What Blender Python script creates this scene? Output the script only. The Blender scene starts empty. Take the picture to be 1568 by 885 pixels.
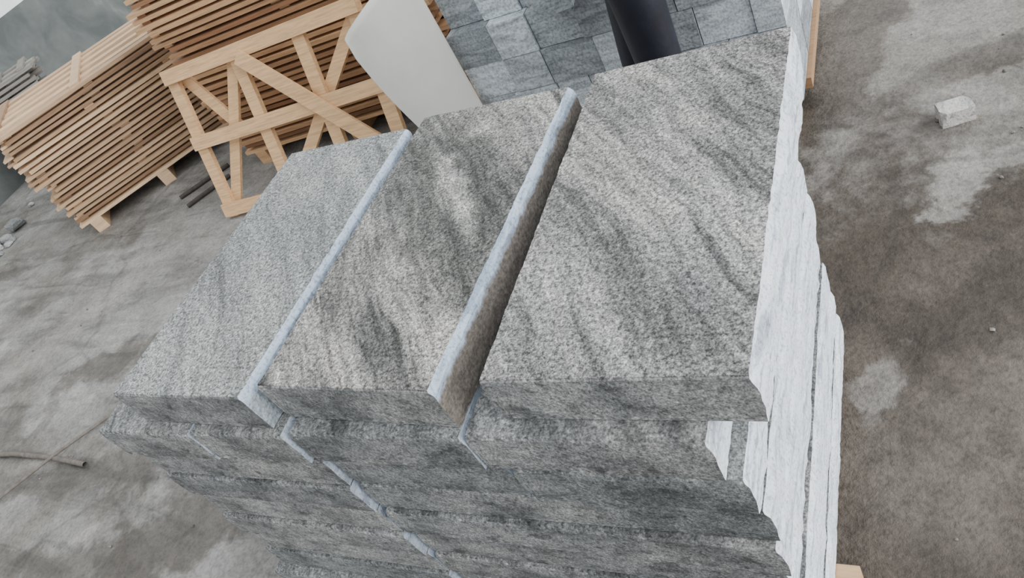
import bpy, bmesh, random, math
from mathutils import Vector, Matrix, noise
random.seed(7)
D=bpy.data; SC=bpy.context.scene
FL=-1.06   # floor level (top of the granite stack is z=0)

def link(o,parent=None):
    SC.collection.objects.link(o)
    if parent: o.parent=parent
    return o
def empty(name,loc=(0,0,0)):
    e=D.objects.new(name,None); e.location=loc; e.empty_display_size=.1
    return link(e)
def mesh_obj(name,bm,mats,parent=None,smooth=False):
    me=D.meshes.new(name); bm.normal_update(); bm.to_mesh(me); bm.free()
    for m in mats: me.materials.append(m)
    if smooth:
        for p in me.polygons: p.use_smooth=True
    return link(D.objects.new(name,me),parent)

# ------------------------------------------------------------------ node helper
class NT:
    def __init__(s,name):
        s.m=D.materials.new(name); s.m.use_nodes=True; s.t=s.m.node_tree; s.n=s.t.nodes
        s.b=s.n['Principled BSDF']
    def node(s,typ,**k):
        n=s.n.new(typ)
        for a,v in k.items(): setattr(n,a,v)
        return n
    def L(s,a,b): s.t.links.new(a,b)
    def noise(s,vec,scale,detail=4,rough=.5,dist=0.):
        n=s.node('ShaderNodeTexNoise'); n.inputs['Scale'].default_value=scale
        n.inputs['Detail'].default_value=detail; n.inputs['Roughness'].default_value=rough; n.inputs['Distortion'].default_value=dist
        if vec: s.L(vec,n.inputs['Vector'])
        return n.outputs['Fac']
    def ramp(s,fac,stops,interp='LINEAR'):
        n=s.node('ShaderNodeValToRGB'); r=n.color_ramp; r.interpolation=interp
        while len(r.elements)<len(stops): r.elements.new(.5)
        for e,(p,c) in zip(r.elements,stops):
            e.position=p; e.color=(c,c,c,1) if isinstance(c,(int,float)) else (*c,1)
        s.L(fac,n.inputs[0]); return n.outputs[0]
    def math(s,op,a,b=None,c=None,clamp=False):
        n=s.node('ShaderNodeMath',operation=op,use_clamp=clamp)
        for i,v in enumerate((a,b,c)):
            if v is None: continue
            if isinstance(v,(int,float)): n.inputs[i].default_value=v
            else: s.L(v,n.inputs[i])
        return n.outputs[0]
    def mix(s,fac,a,b,mode='MIX'):
        n=s.node('ShaderNodeMix',data_type='RGBA',blend_type=mode,clamp_factor=True)
        for i,v in ((0,fac),(6,a),(7,b)):
            if isinstance(v,bpy.types.NodeSocket): s.L(v,n.inputs[i])
            elif isinstance(v,(int,float)): n.inputs[i].default_value=v if i==0 else (v,v,v,1)
            else: n.inputs[i].default_value=(*v,1)
        return n.outputs[2]
    def bump(s,h,strength,dist,prev=None):
        n=s.node('ShaderNodeBump'); n.inputs['Strength'].default_value=strength; n.inputs['Distance'].default_value=dist
        s.L(h,n.inputs['Height'])
        if prev: s.L(prev,n.inputs['Normal'])
        return n.outputs[0]
    def mapping(s,vec,loc=(0,0,0),rot=(0,0,0),scale=(1,1,1)):
        n=s.node('ShaderNodeMapping'); s.L(vec,n.inputs[0])
        n.inputs['Location'].default_value=loc; n.inputs['Rotation'].default_value=rot; n.inputs['Scale'].default_value=scale
        return n.outputs[0]
    def ell(s,pos,c,ang,ra,rb,warp=None,wamt=.3,soft=.5):
        """soft elliptical stain mask in world xy"""
        n=s.node('ShaderNodeVectorMath',operation='SUBTRACT'); s.L(pos,n.inputs[0]); n.inputs[1].default_value=(c[0],c[1],0)
        r=s.node('ShaderNodeVectorRotate',rotation_type='Z_AXIS'); s.L(n.outputs[0],r.inputs['Vector']); r.inputs['Angle'].default_value=-ang
        m=s.node('ShaderNodeVectorMath',operation='MULTIPLY'); s.L(r.outputs[0],m.inputs[0]); m.inputs[1].default_value=(1/ra,1/rb,0)
        l=s.node('ShaderNodeVectorMath',operation='LENGTH'); s.L(m.outputs[0],l.inputs[0])
        d=l.outputs['Value']
        if warp: d=s.math('ADD',d,s.math('MULTIPLY',s.math('SUBTRACT',warp,.5),wamt*2))
        mr=s.node('ShaderNodeMapRange',interpolation_type='SMOOTHSTEP'); s.L(d,mr.inputs[0])
        mr.inputs[1].default_value=1-soft; mr.inputs[2].default_value=1+soft*.3; mr.inputs[3].default_value=1; mr.inputs[4].default_value=0
        return mr.outputs[0]

VA=math.radians(-55)
def granite(name,base=1.,vein=1.,tint=(1,1,1),stains=(),speck=1.,off=0.,ang=VA,rough=.75,sawn=False):
    s=NT(name); tc=s.node('ShaderNodeTexCoord').outputs['Object']; geo=s.node('ShaderNodeNewGeometry').outputs['Position']
    oi=s.node('ShaderNodeObjectInfo').outputs['Random']
    comb=s.node('ShaderNodeCombineXYZ')
    s.L(s.math('MULTIPLY',oi,7.),comb.inputs[0]); s.L(s.math('MULTIPLY',oi,13.),comb.inputs[1]); comb.inputs[2].default_value=off
    rot=s.mapping(geo,rot=(0,0,-ang))
    add=s.node('ShaderNodeVectorMath',operation='ADD'); s.L(rot,add.inputs[0]); s.L(comb.outputs[0],add.inputs[1]); v=add.outputs[0]
    wn=s.node('ShaderNodeTexNoise'); wn.inputs['Scale'].default_value=3.2; wn.inputs['Detail'].default_value=4; s.L(v,wn.inputs['Vector'])
    wv=s.node('ShaderNodeVectorMath',operation='MULTIPLY_ADD'); s.L(wn.outputs['Color'],wv.inputs[0]); wv.inputs[1].default_value=(.10,.08,.08); s.L(v,wv.inputs[2]); v=wv.outputs[0]
    zs=1.6 if sawn else 1.
    v1=s.noise(s.mapping(v,scale=(1.3,6.0,4*zs)),1.5,6,.6,.15)
    v2=s.noise(s.mapping(v,scale=(2.6,26,18*zs)),1.9,6,.66,.2)
    v3=s.noise(s.mapping(v,loc=(3,5,1),scale=(1.3,16,12*zs)),1.5,6,.6,.15)
    big=s.noise(v,2.2,3,.5,.3)
    c=s.ramp(v1,[(.35,(.10,.10,.098)),(.44,(.19,.19,.185)),(.53,(.285,.28,.272)),(.64,(.385,.375,.355))])
    c=s.mix(vein,(.27,.268,.262),c)
    f=s.ramp(v2,[(.38,.50),(.47,.93),(.56,1.06),(.67,1.42)])
    c=s.mix(.9*vein,c,f,'MULTIPLY')
    th=s.ramp(v3,[(.37,.34),(.43,1.),(.60,1.),(.67,1.42)])
    c=s.mix(.8*vein,c,th,'MULTIPLY')
    c=s.mix(.4,c,s.ramp(big,[(.35,(.90,.92,.94)),(.65,(1.12,1.08,1.03))]),'MULTIPLY')
    w=s.noise(v,14,4,.6)
    for (cc,a,ra,rb,val,amt) in stains:
        m=s.ell(geo,cc,a,ra,rb,w,.9,.7)
        c=s.mix(s.math('MULTIPLY',m,amt),c,s.mix(.8,val,f,'MULTIPLY'))
    sp=s.noise(tc,150,3,.7); sp2=s.noise(tc,330,2,.5); sp0=s.noise(tc,60,3,.6)
    c=s.mix(speck,c,s.ramp(sp,[(.37,.36),(.455,.83),(.55,1.16),(.66,1.85)]),'MULTIPLY')
    c=s.mix(speck*.8,c,s.ramp(sp2,[(.36,.48),(.5,1.),(.66,1.55)]),'MULTIPLY')
    c=s.mix(speck*.5,c,s.ramp(sp0,[(.36,.7),(.5,1.),(.66,1.25)]),'MULTIPLY')
    if sawn:   # every sawn block has its own tone
        c=s.mix(1.,c,s.ramp(s.math('FRACT',s.math('MULTIPLY',oi,17.3)),[(0,(.80,.83,.84)),(.5,(1.,1.,1.)),(1,(1.24,1.23,1.20))]),'MULTIPLY')
    c=s.mix(1.,c,tuple(base*t for t in tint),'MULTIPLY')
    s.L(c,s.b.inputs['Base Color']); s.b.inputs['Roughness'].default_value=rough
    s.b.inputs['Specular IOR Level'].default_value=.35
    h=s.math('ADD',sp,s.math('MULTIPLY',sp2,.5))
    s.L(s.bump(h,(.65 if not sawn else .25)*speck,.004),s.b.inputs['Normal'])
    return s.m

def rough_split(name,col=(.80,.85,.91),low=None,H=.1056):
    s=NT(name); g=s.node('ShaderNodeNewGeometry'); geo=g.outputs['Position']
    n=s.noise(s.mapping(geo,scale=(1,1,1.6)),9,6,.65,.5); n2=s.noise(geo,140,3,.65); n3=s.noise(geo,38,5,.6)
    st=s.noise(s.mapping(geo,rot=(.6,0,0),scale=(8,3,22)),2.5,5,.6,.5)
    c=s.ramp(n,[(.28,tuple(x*.6 for x in col)),(.42,tuple(x*.9 for x in col)),(.6,col)])
    c=s.mix(.7,c,s.ramp(st,[(.38,(.46,.48,.52)),(.48,(1,1,1))]),'MULTIPLY')
    c=s.mix(.85,c,s.ramp(n2,[(.35,.55),(.48,1),(.7,1.1)]),'MULTIPLY')
    if low:  # lit top edge and darker side below are painted into the colour by height
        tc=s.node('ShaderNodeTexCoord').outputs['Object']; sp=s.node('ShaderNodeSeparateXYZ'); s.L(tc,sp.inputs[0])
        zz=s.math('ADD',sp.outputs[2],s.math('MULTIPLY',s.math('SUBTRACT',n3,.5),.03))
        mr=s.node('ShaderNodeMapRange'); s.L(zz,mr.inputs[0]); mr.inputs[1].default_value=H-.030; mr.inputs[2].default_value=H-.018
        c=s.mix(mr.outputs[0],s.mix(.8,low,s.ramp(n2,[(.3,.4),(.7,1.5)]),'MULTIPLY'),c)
    s.L(c,s.b.inputs['Base Color']); s.b.inputs['Roughness'].default_value=.8
    b=s.bump(n3,.35,.012); s.L(s.bump(n2,.5,.004,b),s.b.inputs['Normal'])
    return s.m

def wood(name,a=(.34,.19,.095),b=(.62,.40,.22),dark=.0):
    s=NT(name); g=s.node('ShaderNodeNewGeometry'); tc=s.node('ShaderNodeTexCoord').outputs['Object']
    r=g.outputs['Random Per Island']
    c=s.ramp(r,[(0.,a),(.5,tuple((x+y)/2 for x,y in zip(a,b))),(1.,b)])
    n=s.noise(s.mapping(tc,scale=(3,3,40)),3,4,.6,.6); n2=s.noise(s.mapping(tc,scale=(2,30,30)),3,4,.6,.4)
    c=s.mix(.6,c,s.ramp(n2,[(.35,.62),(.55,1.),(.7,1.12)]),'MULTIPLY')
    c=s.mix(.35,c,s.ramp(n,[(.35,.7),(.6,1.1)]),'MULTIPLY')
    s.L(c,s.b.inputs['Base Color']); s.b.inputs['Roughness'].default_value=.75
    s.L(s.bump(n2,.3,.003),s.b.inputs['Normal']); return s.m

def plain(name,col,rough=.6,var=.15,scale=20,bump=.2):
    s=NT(name); tc=s.node('ShaderNodeTexCoord').outputs['Object']; n=s.noise(tc,scale,4,.6)
    c=s.mix(1.,col,s.ramp(n,[(.3,1-var),(.7,1+var)]),'MULTIPLY')
    s.L(c,s.b.inputs['Base Color']); s.b.inputs['Roughness'].default_value=rough
    s.L(s.bump(n,bump,.004),s.b.inputs['Normal']); return s.m

# ------------------------------------------------------------------ camera
R=[[0.856904,0.286457,-0.428553],[-0.077784,-0.749997,-0.656852],[-0.509573,0.596194,-0.620394]]
cam=D.cameras.new('camera'); co=link(D.objects.new('camera',cam))
M=Matrix(((R[0][0],-R[1][0],-R[2][0],.23133),(R[0][1],-R[1][1],-R[2][1],-.55622),(R[0][2],-R[1][2],-R[2][2],.77194),(0,0,0,1)))
co.matrix_world=M; cam.sensor_width=36; cam.lens=26.456; cam.clip_start=.02
SC.camera=co

# ------------------------------------------------------------------ floor
def floor_mat():
    s=NT('concrete_floor'); geo=s.node('ShaderNodeNewGeometry').outputs['Position']
    sep=s.node('ShaderNodeSeparateXYZ'); s.L(geo,sep.inputs[0])
    n1=s.noise(geo,1.3,6,.6,.4); n2=s.noise(geo,5,6,.65,.3); n3=s.noise(geo,70,4,.65); n4=s.noise(s.mapping(geo,rot=(0,0,.4),scale=(1,6,1)),1.1,5,.6,1.)
    n5=s.noise(geo,22,5,.7,.2)
    left=s.ramp(n1,[(.36,(.175,.163,.143)),(.5,(.25,.242,.225)),(.62,(.315,.307,.29))])
    left=s.mix(.7,left,s.ramp(n4,[(.38,.56),(.5,1.),(.62,1.15)]),'MULTIPLY')
    right=s.ramp(n1,[(.34,(.070,.055,.042)),(.5,(.10,.081,.065)),(.66,(.148,.125,.103))])
    yf=s.node('ShaderNodeMapRange',interpolation_type='SMOOTHSTEP'); s.L(s.math('ADD',sep.outputs[1],s.math('MULTIPLY',s.math('SUBTRACT',n2,.5),2.6)),yf.inputs[0]); yf.inputs[1].default_value=1.35; yf.inputs[2].default_value=2.3
    right=s.mix(s.math('MULTIPLY',yf.outputs[0],.8),right,(.27,.25,.225))
    xf=s.math('ADD',sep.outputs[0],s.math('MULTIPLY',s.math('SUBTRACT',n2,.5),.8))
    mr=s.node('ShaderNodeMapRange',interpolation_type='SMOOTHSTEP'); s.L(xf,mr.inputs[0]); mr.inputs[1].default_value=-1.3; mr.inputs[2].default_value=-.6
    c=s.mix(mr.outputs[0],left,right)
    for (cc,a,ra,rb,amt) in [((.62,2.55),.1,1.25,.30,.6),((.27,1.56),1.2,.26,.10,.8),((.48,1.62),.3,.34,.08,.65),((.30,1.92),2.5,.28,.10,.65),((.9,1.9),.2,.35,.12,.5),((.02,.73),1.3,.11,.06,.55),((-.12,1.75),1.2,.3,.07,.4),
                             ((-2.95,.02),.5,.10,.05,.8),((-3.6,.35),.5,.3,.08,.4),((-4.4,1.2),.9,1.,.15,.4),((-2.9,1.5),.3,.8,.14,.3)]:
        c=s.mix(s.math('MULTIPLY',s.ell(geo,cc,a,ra,rb,n2,1.9,.35),amt),c,(.34,.32,.29))
    wet=None
    for (cc,a,ra,rb,amt) in [((-3.72,.93),.4,.42,.14,.9),((-2.35,.10),.8,.6,.24,.95),((-3.0,-.2),.3,.5,.2,.7),((-2.2,.7),1.0,.9,.35,.75),((-3.2,.3),.2,.9,.12,.6),((.45,.1),1.,.8,.4,.35),((.12,.93),1.,.10,.05,.6),((.55,1.05),.3,.7,.22,.5),((-.12,2.3),1.3,.7,.22,.8),((.33,2.1),.4,.4,.09,.6),((-4.5,.45),.2,.7,.2,.5),((-2.9,1.25),.5,1.1,.12,.5),((-5.2,1.2),.9,1.2,.15,.3)]:
        m=s.math('MULTIPLY',s.ell(geo,cc,a,ra,rb,n2,1.3,.35),amt)
        wet=m if wet is None else s.math('MAXIMUM',wet,m)
    c=s.mix(wet,c,s.mix(1.,c,(.43,.39,.35),'MULTIPLY'))
    c=s.mix(.5,c,s.ramp(n2,[(.36,.70),(.5,1.),(.66,1.18)]),'MULTIPLY')
    c=s.mix(.55,c,s.ramp(n5,[(.34,.65),(.5,1.),(.68,1.28)]),'MULTIPLY')
    c=s.mix(.7,c,s.ramp(n3,[(.33,.62),(.5,1.),(.7,1.25)]),'MULTIPLY')
    wl=s.node('ShaderNodeTexNoise'); wl.inputs['Scale'].default_value=1.2; wl.inputs['Detail'].default_value=4; s.L(geo,wl.inputs['Vector'])
    wa=s.node('ShaderNodeVectorMath',operation='MULTIPLY_ADD'); s.L(wl.outputs['Color'],wa.inputs[0]); wa.inputs[1].default_value=(.9,.9,.9); s.L(geo,wa.inputs[2])
    vo=s.node('ShaderNodeTexVoronoi',feature='DISTANCE_TO_EDGE'); vo.inputs['Scale'].default_value=.45; s.L(wa.outputs[0],vo.inputs['Vector'])
    ck=s.ramp(vo.outputs['Distance'],[(0,1.),(.004,.9),(.009,0.)])
    c=s.mix(s.math('MULTIPLY',ck,.28),c,(.045,.04,.035))
    s.L(c,s.b.inputs['Base Color'])
    s.L(s.math('SUBTRACT',.72,s.math('MULTIPLY',wet,.4)),s.b.inputs['Roughness'])
    s.b.inputs['Specular IOR Level'].default_value=.4
    b=s.bump(n3,.5,.006); b=s.bump(n5,.5,.014,b); s.L(s.bump(n2,.3,.03,b),s.b.inputs['Normal']); return s.m
bm=bmesh.new(); bmesh.ops.create_grid(bm,x_segments=1,y_segments=1,size=1)
bmesh.ops.scale(bm,vec=(14,14,1),verts=bm.verts); bmesh.ops.translate(bm,vec=(4,4,FL),verts=bm.verts)
mesh_obj('floor',bm,[floor_mat()])

# walls
def wall_mat():
    s=NT('painted_wall'); geo=s.node('ShaderNodeNewGeometry').outputs['Position']
    sep=s.node('ShaderNodeSeparateXYZ'); s.L(geo,sep.inputs[0]); n=s.noise(geo,2.5,5,.6,.4)
    z=s.math('GREATER_THAN',sep.outputs[2],.1)
    lo=s.ramp(n,[(.35,(.07,.08,.076)),(.6,(.12,.132,.125)),(.75,(.22,.23,.215))]); hi=s.ramp(n,[(.3,(.6,.61,.6)),(.6,(.8,.8,.78))])
    s.L(s.mix(z,lo,hi),s.b.inputs['Base Color']); s.b.inputs['Roughness'].default_value=.8; return s.m
WM=wall_mat()
def box(bm,c,sz,rot=None):
    r=bmesh.ops.create_cube(bm,size=1,matrix=Matrix.Translation(c)@(rot or Matrix()).to_4x4()@Matrix.Diagonal((*sz,1)))
    return r['verts']
for nm,c,sz in (('wall_left',(-7.6,4,FL+1.75),(.2,14,3.5)),('wall_back',(3.0,11.1,FL+1.75),(21,.2,3.5))):
    bm=bmesh.new(); box(bm,Vector(c),sz); mesh_obj(nm,bm,[WM])

# ------------------------------------------------------------------ granite blocks
G_R=granite('granite_hammered_a',1.10,.86,(1,.993,.975),[((-.15,.13),VA,.36,.055,(.12,.12,.115),.65),((-.30,.58),VA,.3,.07,(.34,.335,.32),.4),((-.33,.36),VA,.2,.03,(.15,.15,.145),.5)],off=1.)
G_M=granite('granite_hammered_b',1.10,1.,(1,.98,.945),[((-.66,.50),VA,.48,.18,(.085,.09,.085),.85),((-.655,.50),VA,.20,.034,(.38,.38,.365),.85),((-.60,.70),VA,.2,.03,(.34,.34,.32),.6)],off=2.3)
G_L=granite('granite_hammered_c',1.10,.42,(.96,1,.995),[],off=3.)
G_F=granite('granite_sawn',.80,.75,(.97,.995,1.01),[],speck=.8,off=4.,sawn=True)
G_S=rough_split('granite_split')
G_S2=rough_split('granite_split_gap_shade',(.44,.52,.62),(.17,.145,.12))  # shade in the slab gap painted as a dark brown lower side
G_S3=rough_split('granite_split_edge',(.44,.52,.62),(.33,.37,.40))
G_S4=rough_split('granite_split_seam',(.42,.47,.53))
def block(name,x0,x1,y0,y1,z0,z1,top,parent,yaw=0.,seed=0,bulge=.014,ny=64,nz=8,mats=None,bd=.028,right=None):
    nx=max(8,int((x1-x0)/.03)); bm=bmesh.new(); V={}
    W,Ln,H=x1-x0,y1-y0,z1-z0
    nf=lambda p,f:noise.noise(Vector(p)*f+Vector((seed*3.1,seed*1.7,seed*.9)))
    ysm=[0,.0025]+[Ln*j/(ny-2) for j in range(1,ny-2)]+[Ln-.0025,Ln]
    def vert(i,j,k):
        if (i,j,k) in V: return V[i,j,k]
        x,y=W*i/nx,ysm[j]
        q=k/nz; q=1-(1-q)**1.5; z=H*q
        d=H-z
        if i in(0,nx):
            sg=1 if i else -1
            t=min(1,d/bd); p=bulge*t*t*(3-2*t); tb=min(1,z/.02); p-=.003*(1-tb)
            rr=min(1,d/.02)
            x+=sg*(p+(.0018+.0018*rr)*nf((0,y,z*.8),24)+(.0014+.0012*rr)*nf((3,y,z*1.3),60)+.005*nf((8,y,0),6)*rr)
        if j in(0,ny):
            e=1 if j==0 else -1
            y+=e*(.0008*nf((x,9,z),40)+(.002 if k in(0,nz) else 0))
        if k==nz:
            z+=.0008*nf((x,y,0),25)
            if i in(0,nx): z-=.0025*abs(nf((x,y,0),50))
            if j in(0,ny): z-=.0018+.0008*abs(nf((x,y,0),60))
        if k==0 and j in(0,ny): z+=.002
        V[i,j,k]=bm.verts.new((x,y,z)); return V[i,j,k]
    def q(a,b,c,d,m):
        f=bm.faces.new([vert(*a),vert(*b),vert(*c),vert(*d)]); f.material_index=m
    for i in range(nx):
        for j in range(ny):
            q((i,j,nz),(i+1,j,nz),(i+1,j+1,nz),(i,j+1,nz),0); q((i,j+1,0),(i+1,j+1,0),(i+1,j,0),(i,j,0),1)
    for i in range(nx):
        for k in range(nz):
            q((i,0,k),(i+1,0,k),(i+1,0,k+1),(i,0,k+1),1); q((i+1,ny,k),(i,ny,k),(i,ny,k+1),(i+1,ny,k+1),1)
    for j in range(ny):
        for k in range(nz):
            q((nx,j,k),(nx,j+1,k),(nx,j+1,k+1),(nx,j,k+1),2); q((0,j+1,k),(0,j,k),(0,j,k+1),(0,j+1,k+1),2)
    o=mesh_obj(name,bm,mats or [top,G_F,right or G_S],parent); o.location=(x0,y0,z0); o.rotation_euler=(0,0,yaw); return o
stack=empty('granite_block_stack',(0,0,0))
T=.1056
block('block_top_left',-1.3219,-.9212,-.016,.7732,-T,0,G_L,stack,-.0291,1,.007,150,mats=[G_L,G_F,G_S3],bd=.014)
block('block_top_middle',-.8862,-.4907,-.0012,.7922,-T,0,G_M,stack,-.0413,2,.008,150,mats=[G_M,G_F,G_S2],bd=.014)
block('block_top_right',-.4,0,0,.8001,-T,0,G_R,stack,0,3,.008,150)
layers=[
 [(-1.487,-1.170,-.045),(-1.162,-.896,-.042),(-.876,-.486,-.036),(-.474,-.08,-.033)],
 [(-1.475,-.878,-.032),(-.856,-.452,-.025),(-.436,-.055,-.030)],
 [(-1.49,-.880,-.036),(-.858,-.05,-.024)],
 [(-1.475,-.882,-.030),(-.860,-.052,-.032)],
 [(-1.49,-.878,-.038),(-.856,-.06,-.023)],
 [(-1.48,-.880,-.030),(-.858,-.048,-.030)],
 [(-1.52,-.880,-.034),(-.858,-.056,-.024)],
 [(-1.56,-.882,-.06),(-.858,-.05,-.03)]]
sd=10
for li,Lr in enumerate(layers):
    zt=-T*(li+1)-.002
    for bi,(a,b,y0) in enumerate(Lr):
        sd+=1; y1=.8+random.uniform(-.012,.02); last=bi==len(Lr)-1
        block('block_course_%d_%d'%(li+2,bi+1),a,b,y0,y1,zt-T+.004,zt,G_F,stack,random.uniform(-.003,.003),sd,.007 if last else .004,ny=80,nz=6,right=G_S if last else G_S4)
WD=wood('pine_timber')
bm=bmesh.new()
zb=-T*9-.002
for y,xe in ((.14,.0),(.40,-.12),(.68,-.12)): box(bm,Vector(((-1.5+xe)/2,y,(FL+zb)/2)),(1.5+xe,.08,zb-FL))
mesh_obj('stack_pallet',bm,[WD])

# ------------------------------------------------------------------ slat piles
def slat_pile(name,corner,ang,length,depth,height,pitch,mat,seed,wv=.09,lean=0.):
    rnd=random.Random(seed); bm=bmesh.new(); n=int(height/pitch)
    z=.10
    for x in (.1,length/2,length-.1):
        box(bm,Vector((x,depth/2,.05)),(.09,depth,.1))
    sh=0
    for i in range(n):
        sh=sh*.7+rnd.uniform(-.02,.02); j=sh; a=rnd.uniform(-.014,.014); th=pitch*.58
        k=int(depth/.19)
        for t in range(k+1):
            y=t*(depth-wv)/k+wv/2+rnd.uniform(-.015,.015)
            l=length+rnd.uniform(-.08,.08)
            box(bm,Vector((length/2+j+rnd.uniform(-.03,.03),y+lean*z,z+th/2)),(l,wv,th),Matrix.Rotation(a+rnd.uniform(-.006,.006),3,'Z')@Matrix.Rotation(rnd.uniform(-.008,.008),3,'Y'))
        m=3
        for t in range(m):
            x=.06+t*(length-.12)/(m-1)+rnd.uniform(-.06,.06)
            box(bm,Vector((x+j,depth/2+.02+rnd.uniform(-.012,.012)+lean*z,z+th+pitch*.21)),(.07,depth-.04,pitch*.42))
        z+=pitch
    o=mesh_obj(name,bm,[mat]); o.location=(corner[0],corner[1],FL); o.rotation_euler=(0,0,ang); return o
W1=wood('slat_wood',(.27,.155,.085),(.78,.54,.33))
W2=wood('slat_wood_warm',(.28,.13,.06),(.74,.46,.24))
W3=wood('slat_wood_weathered',(.15,.135,.115),(.30,.28,.25))
slat_pile('wooden_slat_pile',(-5.10,2.10),math.radians(47),1.35,1.0,.78,.037,W1,3)
slat_pile('wooden_slat_pile.001',(-3.68,2.54),math.radians(3),1.75,.95,1.55,.040,W2,5)
slat_pile('wooden_slat_pile.002',(-7.0,3.15),math.radians(50),.6,.5,.8,.045,W3,9)

crate=empty('wooden_crate_frame',(-3.56,2.03,FL)); crate.rotation_euler=(math.radians(-23),0,math.radians(4))
CW=wood('crate_wood',(.44,.22,.09),(.76,.48,.25))
def bar(name,p,q,w=.075,t=.022,y=0.):
    p=Vector((p[0],y,p[1])); q=Vector((q[0],y,q[1])); d=q-p; a=math.atan2(d.z,d.x)
    bm=bmesh.new(); box(bm,(p+q)/2,(d.length,t,w),Matrix.Rotation(-a,3,'Y'))
    bmesh.ops.bevel(bm,geom=bm.edges[:],offset=.002,segments=1)
    mesh_obj(name,bm,[CW],crate)
LN=1.42;HT=.90
for i,x in enumerate((.04,.55,1.0,LN-.04)): bar('post_%d'%i,(x,0),(x,HT),.08,.03,0)
for i,z in enumerate((.05,.47,HT-.04)): bar('rail_%d'%i,(0,z),(LN,z),.08,.022,-.027)
bar('brace_0',(.08,.08),(.50,HT-.07),.07,.02,.026)
bar('brace_1',(.34,.47),(.08,HT-.07),.07,.02,.05)
bar('brace_2',(.58,.08),(1.36,HT-.07),.07,.02,.026)
bar('brace_3',(1.36,.12),(.60,HT-.07),.085,.02,-.049)

# pale packing sheet hanging off the sett stack's corner, curling outwards
def sheet():
    bm=bmesh.new(); nu,nv=30,30; g={}
    def lerp(a,b,t): return a+(b-a)*t
    for i in range(nu+1):
        for j in range(nv+1):
            u,v=i/nu,j/nv
            zl=lerp(-1.03,-.235,v); xl=lerp(-1.74,-1.93,v)
            zr=lerp(-1.03,.03,v); xr=-1.425
            x=lerp(xl,xr,u); z=lerp(zl,zr,u**.8)
            y=1.872-.10*math.sin(math.pi*u)*(.25+.75*v)
            if u<.18: y+=(.18-u)**2*3.0
            x+=.012*math.sin(v*7)*(1-u)
            if v>.9 and u<.4: y+=(v-.9)*.8*(.4-u)
            g[i,j]=bm.verts.new((x,y,z))
    for i in range(nu):
        for j in range(nv): bm.faces.new([g[i,j],g[i+1,j],g[i+1,j+1],g[i,j+1]])
    o=mesh_obj('packing_sheet',bm,[plain('sheet_white',(.88,.865,.79),.6,.05,6)],None,True)
    m=o.modifiers.new('s','SOLIDIFY'); m.thickness=.006
sheet()

# ------------------------------------------------------------------ back stone stack
def varied(name,a,b):
    s=NT(name); g=s.node('ShaderNodeNewGeometry'); r=g.outputs['Random Per Island']; geo=g.outputs['Position']
    c=s.ramp(r,[(0,a),(.55,tuple((x+y)/2 for x,y in zip(a,b))),(1,b)])
    add=s.node('ShaderNodeVectorMath',operation='ADD'); s.L(geo,add.inputs[0]); cb=s.node('ShaderNodeCombineXYZ'); s.L(s.math('MULTIPLY',r,9.),cb.inputs[0]); s.L(s.math('MULTIPLY',r,23.),cb.inputs[2]); s.L(cb.outputs[0],add.inputs[1])
    n=s.noise(geo,110,3,.6); v=s.noise(s.mapping(add.outputs[0],rot=(0,.6,.3),scale=(3,3,16)),2.4,5,.6,.8)
    c=s.mix(.65,c,s.ramp(v,[(.36,.5),(.5,1.),(.63,1.35)]),'MULTIPLY'); c=s.mix(.7,c,s.ramp(n,[(.35,.5),(.5,1),(.7,1.45)]),'MULTIPLY')
    s.L(c,s.b.inputs['Base Color']); s.b.inputs['Roughness'].default_value=.75; s.L(s.bump(n,.4,.004),s.b.inputs['Normal']); return s.m
SM=varied('granite_setts_mixed',(.23,.25,.265),(.64,.69,.72))
bm=bmesh.new(); rnd=random.Random(4)
z=FL+.12; row=0
while z<.02:
    h=.155; x=-1.45
    yb=1.90+(.05 if z>-.45 else 0)
    while x<-.22:
        w=rnd.choice((.14,.17,.19,.22))
        if x+w>-.28: w=-.2-x
        dy=rnd.uniform(0,.02)
        for d in range(3):
            y0=yb+dy+d*.31
            box(bm,Vector((x+w/2,y0+.15,z+h/2)),(w-.004,.30,h-.003))
        x+=w
    z+=h
# a loose block standing proud of the pile
box(bm,Vector((-.93,1.86,-.235)),(.15,.14,.13),Matrix.Rotation(.18,3,'Z'))
bmesh.ops.bevel(bm,geom=bm.edges[:],offset=.002,segments=1)
mesh_obj('granite_sett_stack',bm,[SM])
bm=bmesh.new()
for y in (1.96,2.35,2.75): box(bm,Vector((-.86,y,FL+.035)),(1.20,.09,.07))
for x in (-1.38,-1.1,-.8,-.5): box(bm,Vector((x,2.36,FL+.094)),(.11,.9,.045))
box(bm,Vector((-.23,2.60,FL+.094)),(.09,1.1,.045))
mesh_obj('sett_pallet',bm,[WD])

# ------------------------------------------------------------------ broken stone + rubble
def rock(bm,c,s,seed,sub=3):
    r=bmesh.ops.create_icosphere(bm,subdivisions=sub,radius=1)
    rd=random.Random(seed); pl=[]
    for _ in range(9):
        n=Vector((rd.gauss(0,1),rd.gauss(0,1),rd.gauss(0,1))).normalized(); pl.append((n,rd.uniform(.45,.75)))
    for n in ((0,0,1),(0,0,-1),(1,0,.1),(-1,.1,0),(0,1,0),(.1,-1,0)): pl.append((Vector(n).normalized(),.62))
    for v in r['verts']:
        p=v.co.copy()
        for n,dd in pl:
            t=p.dot(n)
            if t>dd: p-=n*(t-dd)
        p+=Vector((1,1,1))*.02*noise.noise(p*4+Vector((seed,0,0)))
        v.co=Vector((p.x*s[0],p.y*s[1],p.z*s[2]))+Vector(c)
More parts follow.
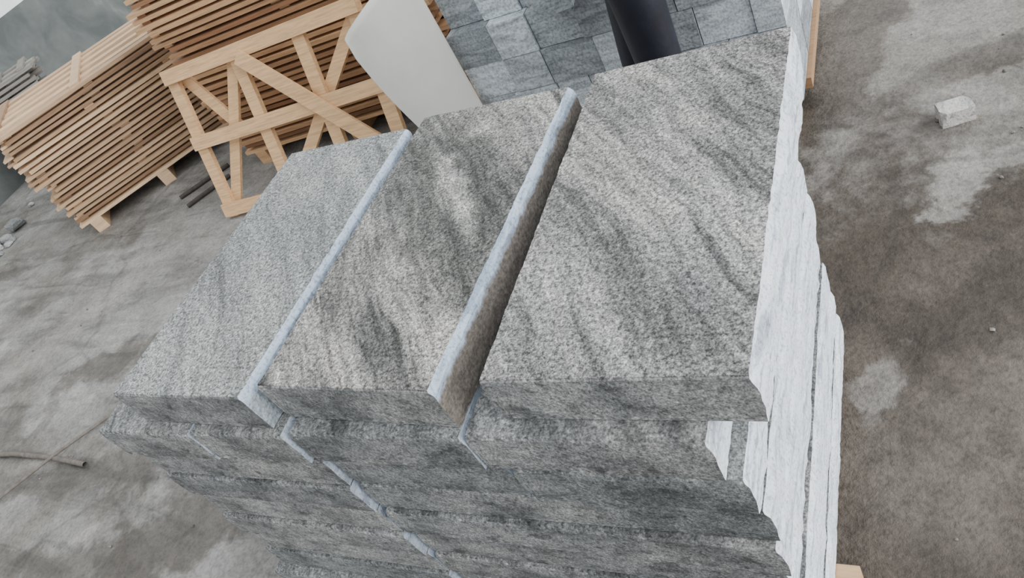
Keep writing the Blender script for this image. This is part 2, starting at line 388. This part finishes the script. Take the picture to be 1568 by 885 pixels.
# broken cuboid offcut: a box with one chipped corner
bm=bmesh.new(); bmesh.ops.create_cube(bm,size=1,matrix=Matrix.Diagonal((.100,.075,.055,1)))
bmesh.ops.subdivide_edges(bm,edges=bm.edges[:],cuts=7,use_grid_fill=True)
for v in bm.verts:
    p=v.co
    for n,dd in ((Vector((.7,.5,.5)).normalized(),.056),(Vector((-.8,-.5,.3)).normalized(),.054)):
        t=p.dot(n)
        if t>dd: p-=n*(t-dd)
    p+=Vector((noise.noise(p*40),noise.noise(p*40+Vector((5,0,0))),noise.noise(p*40+Vector((9,0,0)))))*.0015
    v.co=p
o=mesh_obj('broken_stone',bm,[rough_split('broken_stone_mat',(.66,.63,.58))]); o.location=(.265,1.81,FL+.028); o.rotation_euler=(0,0,.25)
bm=bmesh.new(); rd=random.Random(8)
for i in range(14):
    s=rd.uniform(.04,.13); rock(bm,(-6.7+rd.gauss(0,.35),2.2+rd.gauss(0,.18),FL+s*.3),(s,s*.8,s*.5),i,2)
mesh_obj('stone_rubble',bm,[varied('rubble_mat',(.22,.23,.23),(.48,.48,.46))])
bm=bmesh.new()
for i in range(90):
    x=rd.choice((rd.uniform(.1,1.1),rd.uniform(-5,-1.9))); y=rd.uniform(-.3,2.4); s=rd.uniform(.004,.011)
    rock(bm,(x,y,FL+s*.4),(s,s,s*.7),i,1)
mesh_obj('floor_grit',bm,[varied('grit_mat',(.08,.07,.06),(.28,.26,.24))])
def stick(name,pts,r,mat):
    cu=D.curves.new(name,'CURVE'); cu.dimensions='3D'; sp=cu.splines.new('POLY'); sp.points.add(len(pts)-1)
    for p,q in zip(sp.points,pts): p.co=(*q,1)
    cu.bevel_depth=r; cu.bevel_resolution=3; cu.materials.append(mat); return link(D.objects.new(name,cu))
SG=plain('dry_branch',(.15,.13,.11),.8,.3,30)
stick('dry_stick',[(-4.3,.33,FL+.02),(-3.9,.36,FL+.016),(-3.5,.35,FL+.02),(-3.24,.33,FL+.015)],.013,SG)
stick('dry_stick.001',[(-3.85,.0,FL+.01),(-3.5,.36,FL+.035),(-3.3,.62,FL+.012),(-3.1,.95,FL+.01)],.008,SG)
DK=plain('dark_timber',(.05,.04,.035),.8,.3,30)
stick('scrap_batten',[(-4.30,2.34,FL+.015),(-4.02,2.62,FL+.015)],.014,DK)
stick('scrap_batten.001',[(-4.12,2.22,FL+.015),(-3.90,2.48,FL+.015)],.014,DK)

# ------------------------------------------------------------------ worker (arms folded)
def worker(base,facing):
    wp=empty('worker',base); wp.rotation_euler=(0,0,facing)
    NAVY=plain('navy_cloth',(.007,.008,.015),.5,.4,14,.5); JK=plain('jacket_cloth',(.03,.035,.05),.8,.3,14,.5)
    SK=plain('skin',(.45,.27,.19),.5,.05); HR=plain('hair',(.012,.01,.01),.5,.3); BT=plain('rubber_boot',(.015,.015,.018),.3,.2)
    def skin(name,verts,edges,radii,mat,root=0,sub=2):
        me=D.meshes.new(name); me.from_pydata([Vector(v) for v in verts],edges,[]); me.materials.append(mat)
        o=link(D.objects.new(name,me),wp); m=o.modifiers.new('skin','SKIN')
        for i,r in enumerate(radii):
            rr=r if isinstance(r,tuple) else (r,r); me.skin_vertices[0].data[i].radius=rr
        me.skin_vertices[0].data[root].use_root=True; m.use_smooth_shade=True
        o.modifiers.new('sub','SUBSURF').levels=sub; o.modifiers['sub'].render_levels=sub
        return o
    fr=.11
    skin('trousers',[(0,0.03,.98),(.08,.06,.90),(.08,.01+fr,.50),(.08,fr,.10),(-.08,0,.90),(-.08,0,.50),(-.08,-.01,.10),(0,.02,1.05)],
         [(0,1),(1,2),(2,3),(0,4),(4,5),(5,6),(0,7)],[(.13,.11),(.09,.09),(.078,.08),(.07,.075),(.09,.095),(.078,.09),(.07,.08),(.14,.11)],NAVY)
    for s,o in ((-1,0),(1,fr)):
        skin('boot_%s'%('l' if s<0 else 'r'),[(s*.08,o-.03,.14),(s*.08,o-.03,.05),(s*.082,o+.06,.045),(s*.085,o+.17,.035)],[(0,1),(1,2),(2,3)],[.05,.045,.042,.034],BT)
    skin('jacket',[(0,0.01,1.02),(0,0,1.2),(0,0,1.38),(0,.005,1.46),(.17,0,1.40),(.23,.02,1.13),(.04,.19,1.15),(-.17,0,1.40),(-.23,.02,1.16),(-.06,.20,1.21)],
         [(0,1),(1,2),(2,3),(2,4),(4,5),(5,6),(2,7),(7,8),(8,9)],[(.16,.12),(.155,.12),(.14,.11),(.06,.06),(.065,.065),(.052,.052),(.042,.042),(.065,.065),(.052,.052),(.042,.042)],JK)
    skin('neck',[(0,.005,1.43),(0,.015,1.55)],[(0,1)],[.055,.052],SK)
    bm=bmesh.new(); bmesh.ops.create_uvsphere(bm,u_segments=24,v_segments=18,radius=1)
    for v in bm.verts:
        x,y,z=v.co; w=.078*(1-.18*max(0,-z)); v.co=(x*w,y*.098+(.012 if z<-.3 and y>0 else 0),z*.115)
        if y>.75 and abs(x)<.25 and -.35<z<.2: v.co.y+=.016*(1-abs(x)/.25)
        v.co+=Vector((0,.02,1.64))
    mesh_obj('head',bm,[SK],wp,True)
    bm=bmesh.new(); bmesh.ops.create_uvsphere(bm,u_segments=24,v_segments=18,radius=1)
    bmesh.ops.delete(bm,geom=[v for v in bm.verts if v.co.z<.25+.5*v.co.y],context='VERTS')
    for v in bm.verts: v.co=(v.co.x*.086,v.co.y*.108+.015,v.co.z*.124+1.645)
    mesh_obj('hair',bm,[HR],wp,True)
    bm=bmesh.new(); EY=plain('eye',(.03,.02,.015),.2,.1)
    for s in (-1,1): bmesh.ops.create_icosphere(bm,subdivisions=2,radius=.011,matrix=Matrix.Translation((s*.03,.108,1.645)))
    mesh_obj('eyes',bm,[EY],wp,True)
    bm=bmesh.new()
    for s in (-1,1): bmesh.ops.create_icosphere(bm,subdivisions=2,radius=1,matrix=Matrix.Translation((s*.08,.015,1.635))@Matrix.Diagonal((.012,.02,.032,1)))
    mesh_obj('ears',bm,[SK],wp,True)
    bm=bmesh.new(); bmesh.ops.create_icosphere(bm,subdivisions=2,radius=1,matrix=Matrix.Translation((0,.112,1.583))@Matrix.Diagonal((.024,.008,.006,1)))
    mesh_obj('mouth',bm,[plain('lips',(.35,.14,.12),.5,.05)],wp,True)
    for s,x0,z0 in ((1,.04,1.15),(-1,-.06,1.21)):
        n='l' if s<0 else 'r'; d=-s; y0=.20
        skin('palm_%s'%n,[(x0,y0-.005,z0),(x0+d*.05,y0+.015,z0+.005),(x0+d*.08,y0+.015,z0+.008)],[(0,1),(1,2)],[(.022,.027),(.018,.034),(.016,.03)],SK)
        for f in range(4):
            oz=(f-1.5)*.019; l=(.8,1.,1.05,.9)[f]; X=x0+d*.085
            skin('finger_%d_%s'%(f,n),[(X,y0+.015,z0+oz),(X+d*.03,y0+.012,z0+oz),(X+d*(.03+.026*l),y0-.004,z0+oz),(X+d*(.03+.036*l),y0-.022,z0+oz)],[(0,1),(1,2),(2,3)],[.009,.0088,.008,.007],SK)
        skin('thumb_%s'%n,[(x0+d*.02,y0+.01,z0+.025),(x0+d*.05,y0+.02,z0+.052),(x0+d*.075,y0+.015,z0+.065)],[(0,1),(1,2)],[.011,.010,.008],SK)
worker((-.545,1.67,FL),math.radians(90))

# ------------------------------------------------------------------ light
w=D.worlds.new('sky'); SC.world=w; w.use_nodes=True; bg=w.node_tree.nodes['Background']
bg.inputs[0].default_value=(.90,.95,1.0,1); bg.inputs[1].default_value=1.3
sun=D.lights.new('daylight','SUN'); sun.energy=4.6; sun.angle=math.radians(55); sun.color=(.97,.985,1.)
so=link(D.objects.new('daylight',sun)); dirv=Vector((-1,.0,-.45)); so.rotation_euler=dirv.to_track_quat('-Z','Y').to_euler()
